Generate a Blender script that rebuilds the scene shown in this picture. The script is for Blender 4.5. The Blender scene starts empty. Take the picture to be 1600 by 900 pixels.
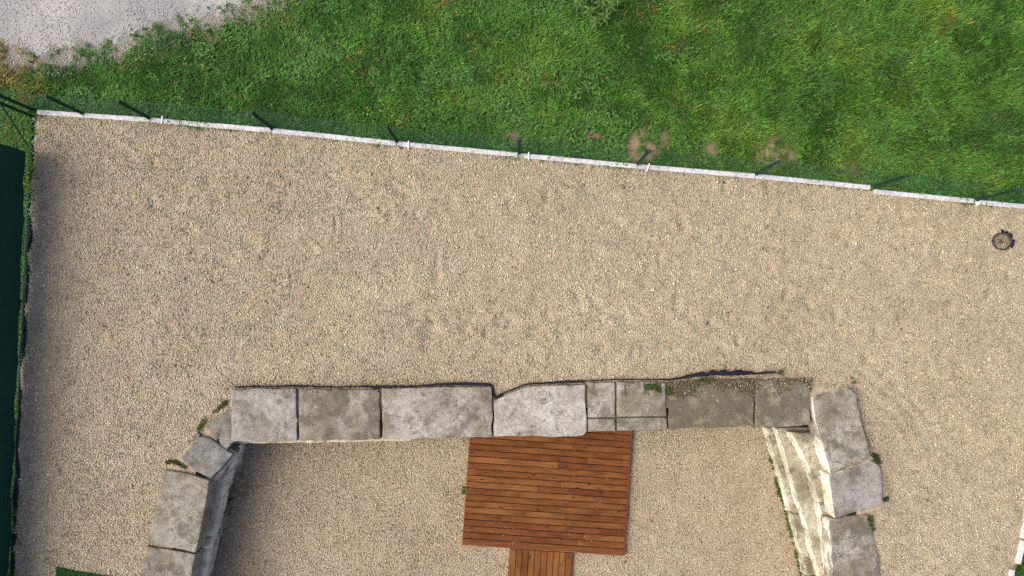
import bpy, bmesh, math, random
import numpy as np
from mathutils import Vector, Matrix, Euler, noise as mnoise

R = math.radians
random.seed(7)
rng = np.random.default_rng(11)
S = bpy.context.scene

# ------------------------------------------------------------------ camera, sky, sun, exposure
CAM_H = 15.0
FPX = 1143.0                      # focal length in pixels of the 1600 px wide photograph
cam_d = bpy.data.cameras.new('camera')
cam = bpy.data.objects.new('camera', cam_d)
S.collection.objects.link(cam)
cam.location = (0, 0, CAM_H)
cam.rotation_euler = (R(2.0), R(-0.5), 0)      # a drone looking almost straight down
cam_d.sensor_width = 36.0
cam_d.lens = 36.0 * FPX / 1600.0
cam_d.clip_end = 2000
S.camera = cam

SUN_EL, SUN_ROT = R(50), R(262)
world = bpy.data.worlds.new('World')
S.world = world
world.use_nodes = True
wn = world.node_tree.nodes
sky = wn.new('ShaderNodeTexSky')
sky.sky_type = 'NISHITA'
sky.sun_disc = False
sky.sun_elevation = SUN_EL
sky.sun_rotation = SUN_ROT
sky.dust_density = 2.6
sky.air_density = 0.42
sky.ozone_density = 0.0
world.node_tree.links.new(sky.outputs[0], wn['Background'].inputs[0])
wn['Background'].inputs[1].default_value = 0.15

sun_d = bpy.data.lights.new('sun', 'SUN')
sun_d.energy = 0.9
sun_d.angle = R(55)
sun_d.color = (1.0, 0.91, 0.74)
sun = bpy.data.objects.new('sun', sun_d)
S.collection.objects.link(sun)
sdir = Vector((math.sin(SUN_ROT) * math.cos(SUN_EL), math.cos(SUN_ROT) * math.cos(SUN_EL), math.sin(SUN_EL)))
sun.rotation_euler = (-sdir).to_track_quat('-Z', 'Y').to_euler()
sun.location = sdir * 40

S.view_settings.view_transform = 'Standard'
S.view_settings.look = 'None'
S.view_settings.gamma = 1.0
S.view_settings.use_curve_mapping = False
S.view_settings.exposure = 1.22
S.render.engine = 'CYCLES'
S.cycles.use_denoising = False
S.cycles.max_bounces = 6

# ------------------------------------------------------------------ survey: photograph point -> place on a level
MROT = np.array(Euler((R(2.0), R(-0.5), 0)).to_matrix())
def P(px, py, z=0.0):
    d = MROT @ np.array([(px - 800) / FPX, -(py - 450) / FPX, -1.0])
    t = (z - CAM_H) / d[2]
    return (d[0] * t, d[1] * t)
def PP(pts, z=0.0):
    return np.array([P(a, b, z) for a, b in pts])
def in_frame(x, y, z, mx=110, my=90):
    v = np.stack([x, y, np.full_like(x, 0) + z - CAM_H], 0)
    c = MROT.T @ v
    u = 800 + FPX * c[0] / -c[2]
    w = 450 - FPX * c[1] / -c[2]
    return (u > -mx) & (u < 1600 + mx) & (w > -my) & (w < 900 + my)
def inside(poly, x, y):
    r = np.zeros(x.shape, bool)
    n = len(poly)
    for i in range(n):
        x0, y0 = poly[i]; x1, y1 = poly[(i + 1) % n]
        if y0 == y1: continue
        c = ((y0 > y) != (y1 > y)) & (x < (x1 - x0) * (y - y0) / (y1 - y0) + x0)
        r ^= c
    return r
def nearest(poly, x, y):
    bd = np.full(x.shape, 1e9); bx = x.copy(); by = y.copy()
    n = len(poly)
    for i in range(n):
        x0, y0 = poly[i]; x1, y1 = poly[(i + 1) % n]
        dx, dy = x1 - x0, y1 - y0
        t = np.clip(((x - x0) * dx + (y - y0) * dy) / max(dx * dx + dy * dy, 1e-9), 0, 1)
        qx, qy = x0 + t * dx, y0 + t * dy
        d = np.hypot(x - qx, y - qy)
        m = d < bd
        bd = np.where(m, d, bd); bx = np.where(m, qx, bx); by = np.where(m, qy, by)
    return bd, bx, by

TAB = rng.random((8, 256, 256))
def vn(x, y, k=0):
    x = np.asarray(x, float) + 1000; y = np.asarray(y, float) + 1000
    xi = np.floor(x).astype(int); yi = np.floor(y).astype(int)
    fx = x - xi; fy = y - yi
    fx = fx * fx * (3 - 2 * fx); fy = fy * fy * (3 - 2 * fy)
    T = TAB[k % 8]
    a = T[xi & 255, yi & 255]; b = T[(xi + 1) & 255, yi & 255]
    c = T[xi & 255, (yi + 1) & 255]; d = T[(xi + 1) & 255, (yi + 1) & 255]
    return (a * (1 - fx) + b * fx) * (1 - fy) + (c * (1 - fx) + d * fx) * fy
def fbm(x, y, sc, k=0, o=3):
    s = 0; a = 1; t = 0
    for i in range(o):
        s = s + a * vn(x / sc * 2 ** i + 17.3 * i, y / sc * 2 ** i - 9.1 * i, k + i); t += a; a *= 0.5
    return s / t - 0.5

# ------------------------------------------------------------------ object helpers
def finish(o, parent=None, label=None, cat=None, group=None, kind=None):
    S.collection.objects.link(o)
    if parent is not None: o.parent = parent
    if label: o['label'] = label
    if cat: o['category'] = cat
    if group: o['group'] = group
    if kind: o['kind'] = kind
    return o
def empty(name, loc, label=None, cat=None, group=None, rz=0):
    o = bpy.data.objects.new(name, None)
    o.location = loc; o.rotation_euler = (0, 0, rz)
    o.empty_display_size = 0.2
    return finish(o, None, label, cat, group)
def tochild(o, parent):
    """parent keeping the place: parents here are unrotated empties"""
    o.parent = parent
    o.location = Vector(o.location) - Vector(parent.location)
    return o
def mesh_np(name, V, F, mat, smooth=False, tint=None, attr='tint'):
    """V (n,3), F (m,3 or 4) -> mesh"""
    V = np.asarray(V, np.float32); F = np.asarray(F, np.int32)
    me = bpy.data.meshes.new(name)
    m, k = F.shape
    me.vertices.add(len(V)); me.vertices.foreach_set('co', V.ravel())
    me.loops.add(m * k); me.loops.foreach_set('vertex_index', F.ravel())
    me.polygons.add(m)
    me.polygons.foreach_set('loop_start', np.arange(0, m * k, k, dtype=np.int32))
    try: me.polygons.foreach_set('loop_total', np.full(m, k, np.int32))
    except Exception: pass
    if smooth: me.polygons.foreach_set('use_smooth', np.ones(m, bool))
    if tint is not None:
        a = me.attributes.new(attr, 'FLOAT_COLOR', 'POINT')
        c = np.ones((len(V), 4), np.float32); c[:, :3] = tint
        a.data.foreach_set('color', c.ravel())
    me.update(calc_edges=True); me.validate()
    me.materials.append(mat)
    return me
def obj_np(name, V, F, mat, parent=None, label=None, cat=None, group=None, kind=None, smooth=False, tint=None):
    o = bpy.data.objects.new(name, mesh_np(name, V, F, mat, smooth, tint))
    return finish(o, parent, label, cat, group, kind)
def bm_obj(name, bm, mat, loc=(0, 0, 0), smooth_angle=None):
    bmesh.ops.recalc_face_normals(bm, faces=bm.faces)
    me = bpy.data.meshes.new(name)
    bm.to_mesh(me); bm.free()
    me.materials.append(mat)
    if smooth_angle is not None:
        me.polygons.foreach_set('use_smooth', np.ones(len(me.polygons), bool))
        me.set_sharp_from_angle(angle=smooth_angle)
    o = bpy.data.objects.new(name, me)
    o.location = loc
    return o
def add_box(bm, c, s, rz=0, bev=0):
    m = Matrix.Translation(c) @ Matrix.Rotation(rz, 4, 'Z') @ Matrix.Diagonal((s[0], s[1], s[2], 1))
    r = bmesh.ops.create_cube(bm, size=1, matrix=m)
    if bev:
        es = list({e for v in r['verts'] for e in v.link_edges})
        bmesh.ops.bevel(bm, geom=es, offset=bev, segments=1, affect='EDGES')
    return r
def add_bar(bm, a, b, r, n=6):
    a = Vector(a); b = Vector(b); d = b - a
    q = d.to_track_quat('Z', 'Y').to_matrix().to_4x4()
    m = Matrix.Translation((a + b) / 2) @ q
    bmesh.ops.create_cone(bm, cap_ends=True, segments=n, radius1=r, radius2=r, depth=d.length, matrix=m)

# ------------------------------------------------------------------ materials
def mat_new(name, rough=0.9, spec=0.25):
    m = bpy.data.materials.new(name); m.use_nodes = True
    nt = m.node_tree; b = nt.nodes['Principled BSDF']
    b.inputs['Roughness'].default_value = rough
    b.inputs['Specular IOR Level'].default_value = spec
    return m, nt, b
def N(nt, t, **kw):
    n = nt.nodes.new(t)
    for k, v in kw.items(): setattr(n, k, v)
    return n
def noise_n(nt, vec, scale, detail=4, rough=0.6):
    n = N(nt, 'ShaderNodeTexNoise')
    n.inputs['Scale'].default_value = scale; n.inputs['Detail'].default_value = detail
    n.inputs['Roughness'].default_value = rough
    if vec is not None: nt.links.new(vec, n.inputs['Vector'])
    return n
def ramp(nt, fac, stops):
    r = N(nt, 'ShaderNodeValToRGB')
    e = r.color_ramp.elements
    while len(e) < len(stops): e.new(0.5)
    for i, (p, c) in enumerate(stops):
        e[i].position = p
        e[i].color = (c, c, c, 1) if not isinstance(c, (tuple, list)) else (*c, 1)
    nt.links.new(fac, r.inputs[0])
    return r
def mix(nt, fac, a, b, mode='MIX'):
    n = N(nt, 'ShaderNodeMix'); n.data_type = 'RGBA'; n.blend_type = mode
    for sock, v in ((n.inputs[0], fac), (n.inputs[6], a), (n.inputs[7], b)):
        if hasattr(v, 'links'): nt.links.new(v, sock)
        elif isinstance(v, tuple): sock.default_value = (*v, 1)
        else: sock.default_value = v
    return n.outputs[2]
def bump(nt, bsdf, h, strength=0.4, dist=0.02):
    b = N(nt, 'ShaderNodeBump')
    b.inputs['Strength'].default_value = strength; b.inputs['Distance'].default_value = dist
    nt.links.new(h, b.inputs['Height']); nt.links.new(b.outputs[0], bsdf.inputs['Normal'])
def pos(nt): return N(nt, 'ShaderNodeNewGeometry').outputs['Position']

def make_tint_mat(name, rough=0.9, spec=0.2, sub=0.0, trans=0.0):
    m, nt, b = mat_new(name, rough, spec)
    a = N(nt, 'ShaderNodeAttribute'); a.attribute_name = 'tint'
    nt.links.new(a.outputs['Color'], b.inputs['Base Color'])
    if trans:
        t = N(nt, 'ShaderNodeBsdfTranslucent'); nt.links.new(a.outputs['Color'], t.inputs['Color'])
        mx = N(nt, 'ShaderNodeMixShader'); mx.inputs[0].default_value = trans
        nt.links.new(b.outputs[0], mx.inputs[1]); nt.links.new(t.outputs[0], mx.inputs[2])
        nt.links.new(mx.outputs[0], nt.nodes['Material Output'].inputs[0])
    return m
M_STONES = make_tint_mat('gravel_stones', 0.92, 0.15)
M_LEAF = make_tint_mat('grass_blades', 0.6, 0.3, trans=0.25)

def make_gravel_base():
    m, nt, b = mat_new('gravel_bed', 0.95, 0.1)
    p = pos(nt)
    v = N(nt, 'ShaderNodeTexVoronoi'); v.inputs['Scale'].default_value = 36; nt.links.new(p, v.inputs['Vector'])
    c = ramp(nt, v.outputs['Color'], [(0, (0.28, 0.21, 0.14)), (0.5, (0.42, 0.33, 0.23)), (1, (0.54, 0.45, 0.34))])
    n = noise_n(nt, p, 0.8, 3)
    nt.links.new(mix(nt, 0.35, c.outputs[0], ramp(nt, n.outputs[0], [(0.3, (0.30, 0.22, 0.15)), (0.7, (0.44, 0.355, 0.26))]).outputs[0]), b.inputs['Base Color'])
    bump(nt, b, v.outputs['Distance'], 0.8, 0.02)
    return m
M_GRAVEL = make_gravel_base()

def make_soil():
    m, nt, b = mat_new('soil', 0.97, 0.1)
    a = N(nt, 'ShaderNodeAttribute'); a.attribute_name = 'tint'
    n = noise_n(nt, pos(nt), 28, 4)
    r = ramp(nt, n.outputs[0], [(0.25, 0.55), (0.75, 1.25)])
    nt.links.new(mix(nt, 1.0, a.outputs['Color'], r.outputs[0], 'MULTIPLY'), b.inputs['Base Color'])
    bump(nt, b, n.outputs[0], 0.6, 0.03)
    return m
M_SOIL = make_soil()

def make_far_grass():
    m, nt, b = mat_new('far_meadow', 0.95, 0.1)
    n = noise_n(nt, pos(nt), 0.4, 6)
    c = ramp(nt, n.outputs[0], [(0.3, (0.035, 0.075, 0.015)), (0.6, (0.06, 0.12, 0.025)), (0.8, (0.11, 0.13, 0.04))])
    nt.links.new(c.outputs[0], b.inputs['Base Color'])
    return m
M_FAR = make_far_grass()

def make_path():
    m, nt, b = mat_new('path_limestone', 0.95, 0.15)
    p = pos(nt)
    n1 = noise_n(nt, p, 0.9, 4); n2 = noise_n(nt, p, 45, 3)
    c = ramp(nt, n1.outputs[0], [(0.3, (0.27, 0.265, 0.25)), (0.55, (0.355, 0.345, 0.315)), (0.75, (0.45, 0.435, 0.395))])
    d = ramp(nt, n2.outputs[0], [(0.3, 0.72), (0.65, 1.1)])
    nt.links.new(mix(nt, 1.0, c.outputs[0], d.outputs[0], 'MULTIPLY'), b.inputs['Base Color'])
    bump(nt, b, n2.outputs[0], 0.5, 0.02)
    return m
M_PATH = make_path()

def make_stone():
    """limestone: object colour = the block's own tone, its alpha = how dirty the block is"""
    m, nt, b = mat_new('limestone', 0.9, 0.2)
    p = pos(nt)
    oi = N(nt, 'ShaderNodeObjectInfo')
    big = noise_n(nt, p, 2.2, 5, 0.62)
    mid = noise_n(nt, p, 8, 12, 0.74)
    fine = noise_n(nt, p, 40, 6, 0.75)
    tone = ramp(nt, mid.outputs[0], [(0.30, 0.40), (0.42, 0.82), (0.53, 1.04), (0.70, 1.36)])
    blt = ramp(nt, noise_n(nt, p, 1.3, 4, 0.55).outputs[0], [(0.34, (0.60, 0.57, 0.51)), (0.48, (0.92, 0.91, 0.89)), (0.64, (1.12, 1.13, 1.16))])
    # weathered tops, greyed against the sides; right wall's sides have sunlight painted in
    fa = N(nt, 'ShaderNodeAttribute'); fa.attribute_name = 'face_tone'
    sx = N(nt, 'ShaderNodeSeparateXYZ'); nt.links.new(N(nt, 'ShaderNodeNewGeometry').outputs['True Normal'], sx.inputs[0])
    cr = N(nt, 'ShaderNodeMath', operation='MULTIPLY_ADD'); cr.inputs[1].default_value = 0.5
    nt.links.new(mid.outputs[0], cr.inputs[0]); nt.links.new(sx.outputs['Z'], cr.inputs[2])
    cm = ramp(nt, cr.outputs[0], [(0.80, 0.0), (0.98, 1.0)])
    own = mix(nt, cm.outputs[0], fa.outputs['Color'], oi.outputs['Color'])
    base = mix(nt, 1.0, own, tone.outputs[0], 'MULTIPLY')
    base = mix(nt, 1.0, base, blt.outputs[0], 'MULTIPLY')
    # brown crust in patches
    dm = N(nt, 'ShaderNodeMath', operation='ADD')
    nt.links.new(big.outputs[0], dm.inputs[0])
    dsc = N(nt, 'ShaderNodeMath', operation='MULTIPLY_ADD'); dsc.inputs[1].default_value = 0.5; dsc.inputs[2].default_value = -0.25
    nt.links.new(oi.outputs['Alpha'], dsc.inputs[0]); nt.links.new(dsc.outputs[0], dm.inputs[1])
    dmask = ramp(nt, dm.outputs[0], [(0.40, 0.0), (0.56, 0.72)])
    base = mix(nt, dmask.outputs[0], base, mix(nt, mid.outputs[0], (0.085, 0.070, 0.035), (0.27, 0.235, 0.145)))
    # dark pits and scratches
    wn_ = N(nt, 'ShaderNodeTexVoronoi'); wn_.inputs['Scale'].default_value = 16; wn_.inputs['Randomness'].default_value = 1
    nt.links.new(p, wn_.inputs['Vector'])
    pit = ramp(nt, fine.outputs[0], [(0.37, 0.0), (0.42, 1.0)])
    base = mix(nt, 1.0, base, mix(nt, pit.outputs[0], (0.42, 0.39, 0.34), (1, 1, 1)), 'MULTIPLY')
    # dark crusty lichen in clusters with crisp rims
    lk = N(nt, 'ShaderNodeMath', operation='MULTIPLY_ADD'); lk.inputs[1].default_value = 0.45
    nt.links.new(noise_n(nt, p, 26, 5, 0.7).outputs[0], lk.inputs[0]); nt.links.new(noise_n(nt, p, 3.1, 3, 0.5).outputs[0], lk.inputs[2])
    dsh = N(nt, 'ShaderNodeMath', operation='MULTIPLY_ADD'); dsh.inputs[1].default_value = 0.5
    nt.links.new(oi.outputs['Alpha'], dsh.inputs[0]); nt.links.new(lk.outputs[0], dsh.inputs[2])
    lmask = ramp(nt, dsh.outputs[0], [(0.95, 0.0), (1.0, 0.55)])
    base = mix(nt, lmask.outputs[0], base, (0.085, 0.075, 0.055))
    # pale lichen spots
    sp = ramp(nt, wn_.outputs['Distance'], [(0.10, 1.0), (0.17, 0.0)])
    gate = ramp(nt, noise_n(nt, p, 5, 2).outputs[0], [(0.54, 0.0), (0.60, 0.85)])
    lm = N(nt, 'ShaderNodeMath', operation='MULTIPLY')
    nt.links.new(sp.outputs[0], lm.inputs[0]); nt.links.new(gate.outputs[0], lm.inputs[1])
    base = mix(nt, lm.outputs[0], base, (0.66, 0.64, 0.58))
    # hairline cracks and tool scratches, in places
    wd_ = noise_n(nt, p, 2.5, 3); wv_ = N(nt, 'ShaderNodeVectorMath', operation='MULTIPLY_ADD'); wv_.inputs[1].default_value = (0.5, 0.5, 0.5)
    nt.links.new(wd_.outputs['Color'], wv_.inputs[0]); nt.links.new(p, wv_.inputs[2])
    vc = N(nt, 'ShaderNodeTexVoronoi'); vc.feature = 'DISTANCE_TO_EDGE'; vc.inputs['Scale'].default_value = 3.2; nt.links.new(wv_.outputs[0], vc.inputs['Vector'])
    ck = ramp(nt, vc.outputs['Distance'], [(0.008, 1.0), (0.03, 0.0)])
    cg = ramp(nt, noise_n(nt, p, 3.7, 2).outputs[0], [(0.50, 0.0), (0.57, 0.75)])
    cm_ = N(nt, 'ShaderNodeMath', operation='MULTIPLY'); nt.links.new(ck.outputs[0], cm_.inputs[0]); nt.links.new(cg.outputs[0], cm_.inputs[1])
    base = mix(nt, cm_.outputs[0], base, (0.10, 0.085, 0.065))
    nt.links.new(base, b.inputs['Base Color'])
    h = N(nt, 'ShaderNodeMath', operation='MULTIPLY_ADD'); h.inputs[1].default_value = 1.6
    nt.links.new(mid.outputs[0], h.inputs[0]); nt.links.new(fine.outputs[0], h.inputs[2])
    bump(nt, b, h.outputs[0], 0.8, 0.014)
    return m
M_STONE = make_stone()

def make_concrete():
    m, nt, b = mat_new('pale_concrete', 0.85, 0.25)
    p = pos(nt)
    n = noise_n(nt, p, 14, 6, 0.7)
    n2 = noise_n(nt, p, 1.6, 3)
    c = ramp(nt, n.outputs[0], [(0.30, (0.32, 0.29, 0.24)), (0.44, (0.52, 0.505, 0.48)), (0.6, (0.66, 0.66, 0.655))])
    d = ramp(nt, n2.outputs[0], [(0.35, 0.82), (0.6, 1.0)])
    nt.links.new(mix(nt, 1.0, c.outputs[0], d.outputs[0], 'MULTIPLY'), b.inputs['Base Color'])
    bump(nt, b, n.outputs[0], 0.3, 0.01)
    return m
M_CONC = make_concrete()

def make_plain(name, col, rough=0.5, spec=0.4, var=0.25, scale=9, metallic=0.0):
    m, nt, b = mat_new(name, rough, spec)
    n = noise_n(nt, pos(nt), scale, 5)
    r = ramp(nt, n.outputs[0], [(0.3, 1 - var), (0.7, 1 + var)])
    nt.links.new(mix(nt, 1.0, tuple(col), r.outputs[0], 'MULTIPLY'), b.inputs['Base Color'])
    b.inputs['Metallic'].default_value = metallic
    return m
M_POST = make_plain('green_paint', (0.010, 0.050, 0.022), 0.6, 0.25, 0.2)
M_WIRE = make_plain('green_wire', (0.020, 0.105, 0.050), 0.45, 0.4, 0.2)
M_CAP = make_plain('black_cap', (0.02, 0.02, 0.03), 0.5, 0.4)
M_CLIP = make_plain('white_clip', (0.85, 0.85, 0.85), 0.5, 0.4, 0.05)
M_LINER = make_plain('black_liner', (0.016, 0.017, 0.024), 0.85, 0.12, 0.4, 20)
M_RIM = make_plain('worn_black_pipe', (0.05, 0.048, 0.055), 0.8, 0.2, 0.5, 12)
M_FRAME = make_plain('brown_fascia', (0.20, 0.075, 0.03), 0.6, 0.3, 0.3, 6)
M_TURF = make_plain('turf_backing', (0.02, 0.05, 0.015), 0.9, 0.2, 0.3, 30)
M_YELLOW = make_plain('yellow_petals', (0.75, 0.62, 0.05), 0.6, 0.2, 0.1)

def make_screen():
    m, nt, b = mat_new('screen_cloth', 0.75, 0.2)
    p = pos(nt)
    w = N(nt, 'ShaderNodeTexWave'); w.wave_type = 'BANDS'; w.bands_direction = 'Z'
    w.inputs['Scale'].default_value = 18; w.inputs['Distortion'].default_value = 0.6
    nt.links.new(p, w.inputs['Vector'])
    c = ramp(nt, w.outputs['Fac'], [(0.0, (0.003, 0.030, 0.019)), (1.0, (0.005, 0.046, 0.029))])
    nt.links.new(c.outputs[0], b.inputs['Base Color'])
    return m
M_SCREEN = make_screen()

def make_wood():
    m, nt, b = mat_new('stained_pine', 0.78, 0.12)
    tc = N(nt, 'ShaderNodeTexCoord'); oi = N(nt, 'ShaderNodeObjectInfo')
    off = N(nt, 'ShaderNodeVectorMath', operation='MULTIPLY_ADD')
    off.inputs[1].default_value = (37.0, 11.0, 5.0)
    cx = N(nt, 'ShaderNodeCombineXYZ')
    for i in range(3): nt.links.new(oi.outputs['Random'], cx.inputs[i])
    nt.links.new(cx.outputs[0], off.inputs[0]); nt.links.new(tc.outputs['Object'], off.inputs[2])
    mp = N(nt, 'ShaderNodeMapping'); mp.inputs['Scale'].default_value = (0.9, 14, 8)
    nt.links.new(off.outputs[0], mp.inputs[0])
    g = noise_n(nt, mp.outputs[0], 3.0, 6, 0.65)
    mp2 = N(nt, 'ShaderNodeMapping'); mp2.inputs['Scale'].default_value = (2.2, 7.0, 3)
    nt.links.new(off.outputs[0], mp2.inputs[0])
    v = N(nt, 'ShaderNodeTexVoronoi'); v.inputs['Scale'].default_value = 1.0; nt.links.new(mp2.outputs[0], v.inputs['Vector'])
    kn = ramp(nt, v.outputs['Distance'], [(0.07, 1.0), (0.13, 0.0)])
    blot = noise_n(nt, off.outputs[0], 1.6, 3)
    tone = ramp(nt, g.outputs[0], [(0.28, 0.5), (0.5, 1.0), (0.74, 1.35)])
    base = mix(nt, 1.0, oi.outputs['Color'], tone.outputs[0], 'MULTIPLY')
    bt = ramp(nt, blot.outputs[0], [(0.3, (0.72, 0.60, 0.52)), (0.6, (1.12, 1.08, 1.0))])
    base = mix(nt, 1.0, base, bt.outputs[0], 'MULTIPLY')
    base = mix(nt, kn.outputs[0], base, (0.035, 0.012, 0.006))
    nt.links.new(base, b.inputs['Base Color'])
    bump(nt, b, g.outputs[0], 0.35, 0.004)
    return m
M_WOOD = make_wood()

# ------------------------------------------------------------------ layout on the ground (metres, from the survey)
PIT = -1.30
GRAVEL = PP([(50, 176), (130, 182), (425, 206), (810, 246), (1180, 279), (1363, 297), (1522, 315), (1690, 333),
             (1602, 844), (1575, 930), (1540, 1150), (5, 1150), (20, 900), (30, 650), (41, 450), (52, 240)])
HOLE = PP([(228, 1200), (262, 900), (290, 765), (330, 700), (368, 655), (600, 645), (900, 640), (1255, 632),
           (1312, 660), (1338, 780), (1345, 900), (1400, 1200)])
PATH_PX = [(-400, -400), (520, -400), (490, -40), (428, 0), (395, 14), (350, 26), (305, 37), (258, 48), (215, 62), (180, 78), (150, 84),
           (110, 92), (60, 96), (30, 88), (0, 86), (-60, 80), (-400, 60)]
PATH = PP(PATH_PX)

DENTS = []
for i in range(230):
    px, py = random.uniform(150, 1590), random.uniform(215, 585)
    DENTS.append((*P(px, py), random.uniform(0.05, 0.11), random.uniform(0.014, 0.038), random.uniform(0, 3.14), random.uniform(1.2, 2.6)))
for i in range(44):      # the trodden line above the back wall
    px = random.uniform(640, 1330); py = 495 + random.gauss(0, 14)
    DENTS.append((*P(px, py), random.uniform(0.05, 0.10), random.uniform(0.012, 0.030), random.gauss(-.1, .35), random.uniform(1.5, 3.2)))
GROOVES = [(PP([(1345, 578), (1425, 645), (1445, 690)]), 0.020), (PP([(1335, 600), (1400, 650), (1440, 720)]), 0.018), (PP([(1370, 575), (1440, 640), (1480, 700)]), 0.013)]
WALL_OUT = PP([(362, 606), (770, 605), (820, 604), (915, 598), (1045, 597), (1266, 598)])
def polyline_dist(pl, x, y):
    bd = np.full(x.shape, 1e9)
    for i in range(len(pl) - 1):
        x0, y0 = pl[i]; x1, y1 = pl[i + 1]; dx, dy = x1 - x0, y1 - y0
        t = np.clip(((x - x0) * dx + (y - y0) * dy) / (dx * dx + dy * dy), 0, 1)
        bd = np.minimum(bd, np.hypot(x - x0 - t * dx, y - y0 - t * dy))
    return bd
def hg(x, y):
    h = 0.045 * fbm(x, y, 1.1, 0, 3) + 0.052 * fbm(x * 0.8 + y * 0.5, y * 1.5 - x * 0.3, 0.24, 3, 2)
    for cx, cy, r, d, an, el in DENTS:
        m = (np.abs(x - cx) < 3 * r * el) & (np.abs(y - cy) < 3 * r * el)
        if not m.any(): continue
        ca, sa = math.cos(an), math.sin(an); ux = (x[m] - cx) * ca + (y[m] - cy) * sa; uy = (y[m] - cy) * ca - (x[m] - cx) * sa
        q = ((ux / el) ** 2 + uy ** 2) / (r * r)
        h[m] += -d * np.exp(-q) + 0.5 * d * np.exp(-(np.sqrt(q) - 1.5) ** 2 * 4)
    for pl, d in GROOVES:
        q = polyline_dist(pl, x, y)
        h += -d * np.exp(-(q / 0.05) ** 2) + 0.5 * d * np.exp(-((q - 0.11) / 0.05) ** 2)
    return h
def hp(x, y):
    return PIT + 0.03 * fbm(x, y, 0.9, 2, 3) + 0.035 * fbm(x, y, 0.24, 5, 2)

def sheet(name, poly, hole, step, hfun, mat, pad=0.0, tintfun=None, kind='structure', label=None):
    """a level sheet with relief whose rim follows poly exactly"""
    x0, y0 = poly.min(0) - step; x1, y1 = poly.max(0) + step
    nx = int((x1 - x0) / step) + 1; ny = int((y1 - y0) / step) + 1
    X, Y = np.meshgrid(x0 + step * np.arange(nx), y0 + step * np.arange(ny), indexing='ij')
    X = X.ravel(); Y = Y.ravel()
    ins = inside(poly, X, Y)
    idx = np.arange(nx * ny).reshape(nx, ny)
    Q = np.stack([idx[:-1, :-1], idx[1:, :-1], idx[1:, 1:], idx[:-1, 1:]], -1).reshape(-1, 4)
    keep = ins[Q].any(1)
    if hole is not None: keep &= ~inside(hole, X[Q].mean(1), Y[Q].mean(1))
    Q = Q[keep]
    used = np.unique(Q); mp = np.full(nx * ny, -1); mp[used] = np.arange(len(used))
    X, Y, ins = X[used], Y[used], ins[used]; Q = mp[Q]
    out = ~ins
    if out.any():
        _, qx, qy = nearest(poly, X[out], Y[out]); X[out] = qx; Y[out] = qy
    Z = hfun(X, Y)
    t = tintfun(X, Y) if tintfun else None
    return obj_np(name, np.stack([X, Y, Z], 1), Q, mat, None, label, None, None, kind, True, t)

gravel_yard = sheet('gravel_yard', GRAVEL, HOLE, 0.075, lambda x, y: hg(x, y) - 0.002, M_GRAVEL)
pit_floor = sheet('pit_floor', HOLE, None, 0.09, lambda x, y: hp(x, y) - 0.001, M_GRAVEL)

# lawn: a soil sheet with bare patches, out to a margin round the frame
BARE = [(1003, 230, 29, 1.2), (1030, 218, 16, 1.0), (1208, 240, 27, 1.1), (1240, 243, 13, .8), (1112, 232, 14, .8), (925, 212, 13, .8), (797, 214, 13, .9),
        (1075, 234, 12, .5), (885, 208, 9, .5), (1335, 262, 10, .6), (705, 152, 9, .5), (1050, 160, 12, .4), (845, 130, 10, .5), (1060, 80, 12, .4), (1440, 250, 8, .4),
        (330, 60, 12, .4), (1320, 255, 9, .5)]
DRY = [(15, 105, 42, 1.0), (40, 135, 24, .7), (440, 12, 26, .8), (390, 32, 22, .7), (690, 8, 40, .45), (850, 130, 18, .8), (1000, 4, 34, .7), (1052, 78, 18, .6), (300, 70, 40, .35), (200, 95, 30, .4),
       (1060, 170, 28, .45), (735, 72, 20, .5), (560, 90, 45, .3), (1100, 25, 22, .5), (800, 118, 30, .45), (1480, 45, 30, .3), (20, 210, 25, .4)]
def blob(lst, x, y, wob=0.35):
    m = np.zeros(x.shape)
    w = 1 + wob * 2 * fbm(x, y, 0.25, 4, 2)
    for px, py, r, a in lst:
        cx, cy = P(px, py); rr = r * 0.0131
        m = np.maximum(m, a * np.exp(-(((x - cx) ** 2 + (y - cy) ** 2) / (rr * rr)) ** 2 * w * w))
    return m
def hl(x, y): return -0.035 + 0.04 * fbm(x, y, 0.8, 6, 3)
def soil_tint(x, y):
    b = blob(BARE, x, y)[:, None]; d = blob(DRY, x, y)[:, None]
    c = np.array([0.050, 0.075, 0.020]) * (1 + 0.5 * fbm(x, y, 0.5, 1)[:, None])
    c = c * (1 - .6 * d) + np.array([0.17, 0.13, 0.05]) * .6 * d
    e = np.exp(-(np.where(inside(PATH, x, y), 0, nearest(PATH, x, y)[0]) / 0.22) ** 2)[:, None] * 0.85
    c = c * (1 - e) + np.array([0.30, 0.27, 0.23]) * e
    return c * (1 - b) + np.array([0.27, 0.20, 0.125]) * b
SITE = np.array([(-15, -12), (15, -12), (15, 11), (-15, 11)], float)
inner = GRAVEL.copy(); cen = GRAVEL.mean(0)
inner = cen + (GRAVEL - cen) * 0.965
lawn_soil = sheet('lawn_soil', SITE, inner, 0.13, hl, M_SOIL, tintfun=soil_tint)

# the meadow beyond, out to the horizon
B = 900.0; zf = -0.05
V = []; F = []
for (xa, xb, ya, yb) in ((-B, B, 10.8, B), (-B, B, -B, -11.8), (-B, -14.8, -11.8, 10.8), (14.8, B, -11.8, 10.8)):
    k = len(V); V += [(xa, ya, zf), (xb, ya, zf), (xb, yb, zf), (xa, yb, zf)]; F.append((k, k + 1, k + 2, k + 3))
obj_np('ground', V, F, M_FAR, kind='structure')

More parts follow.
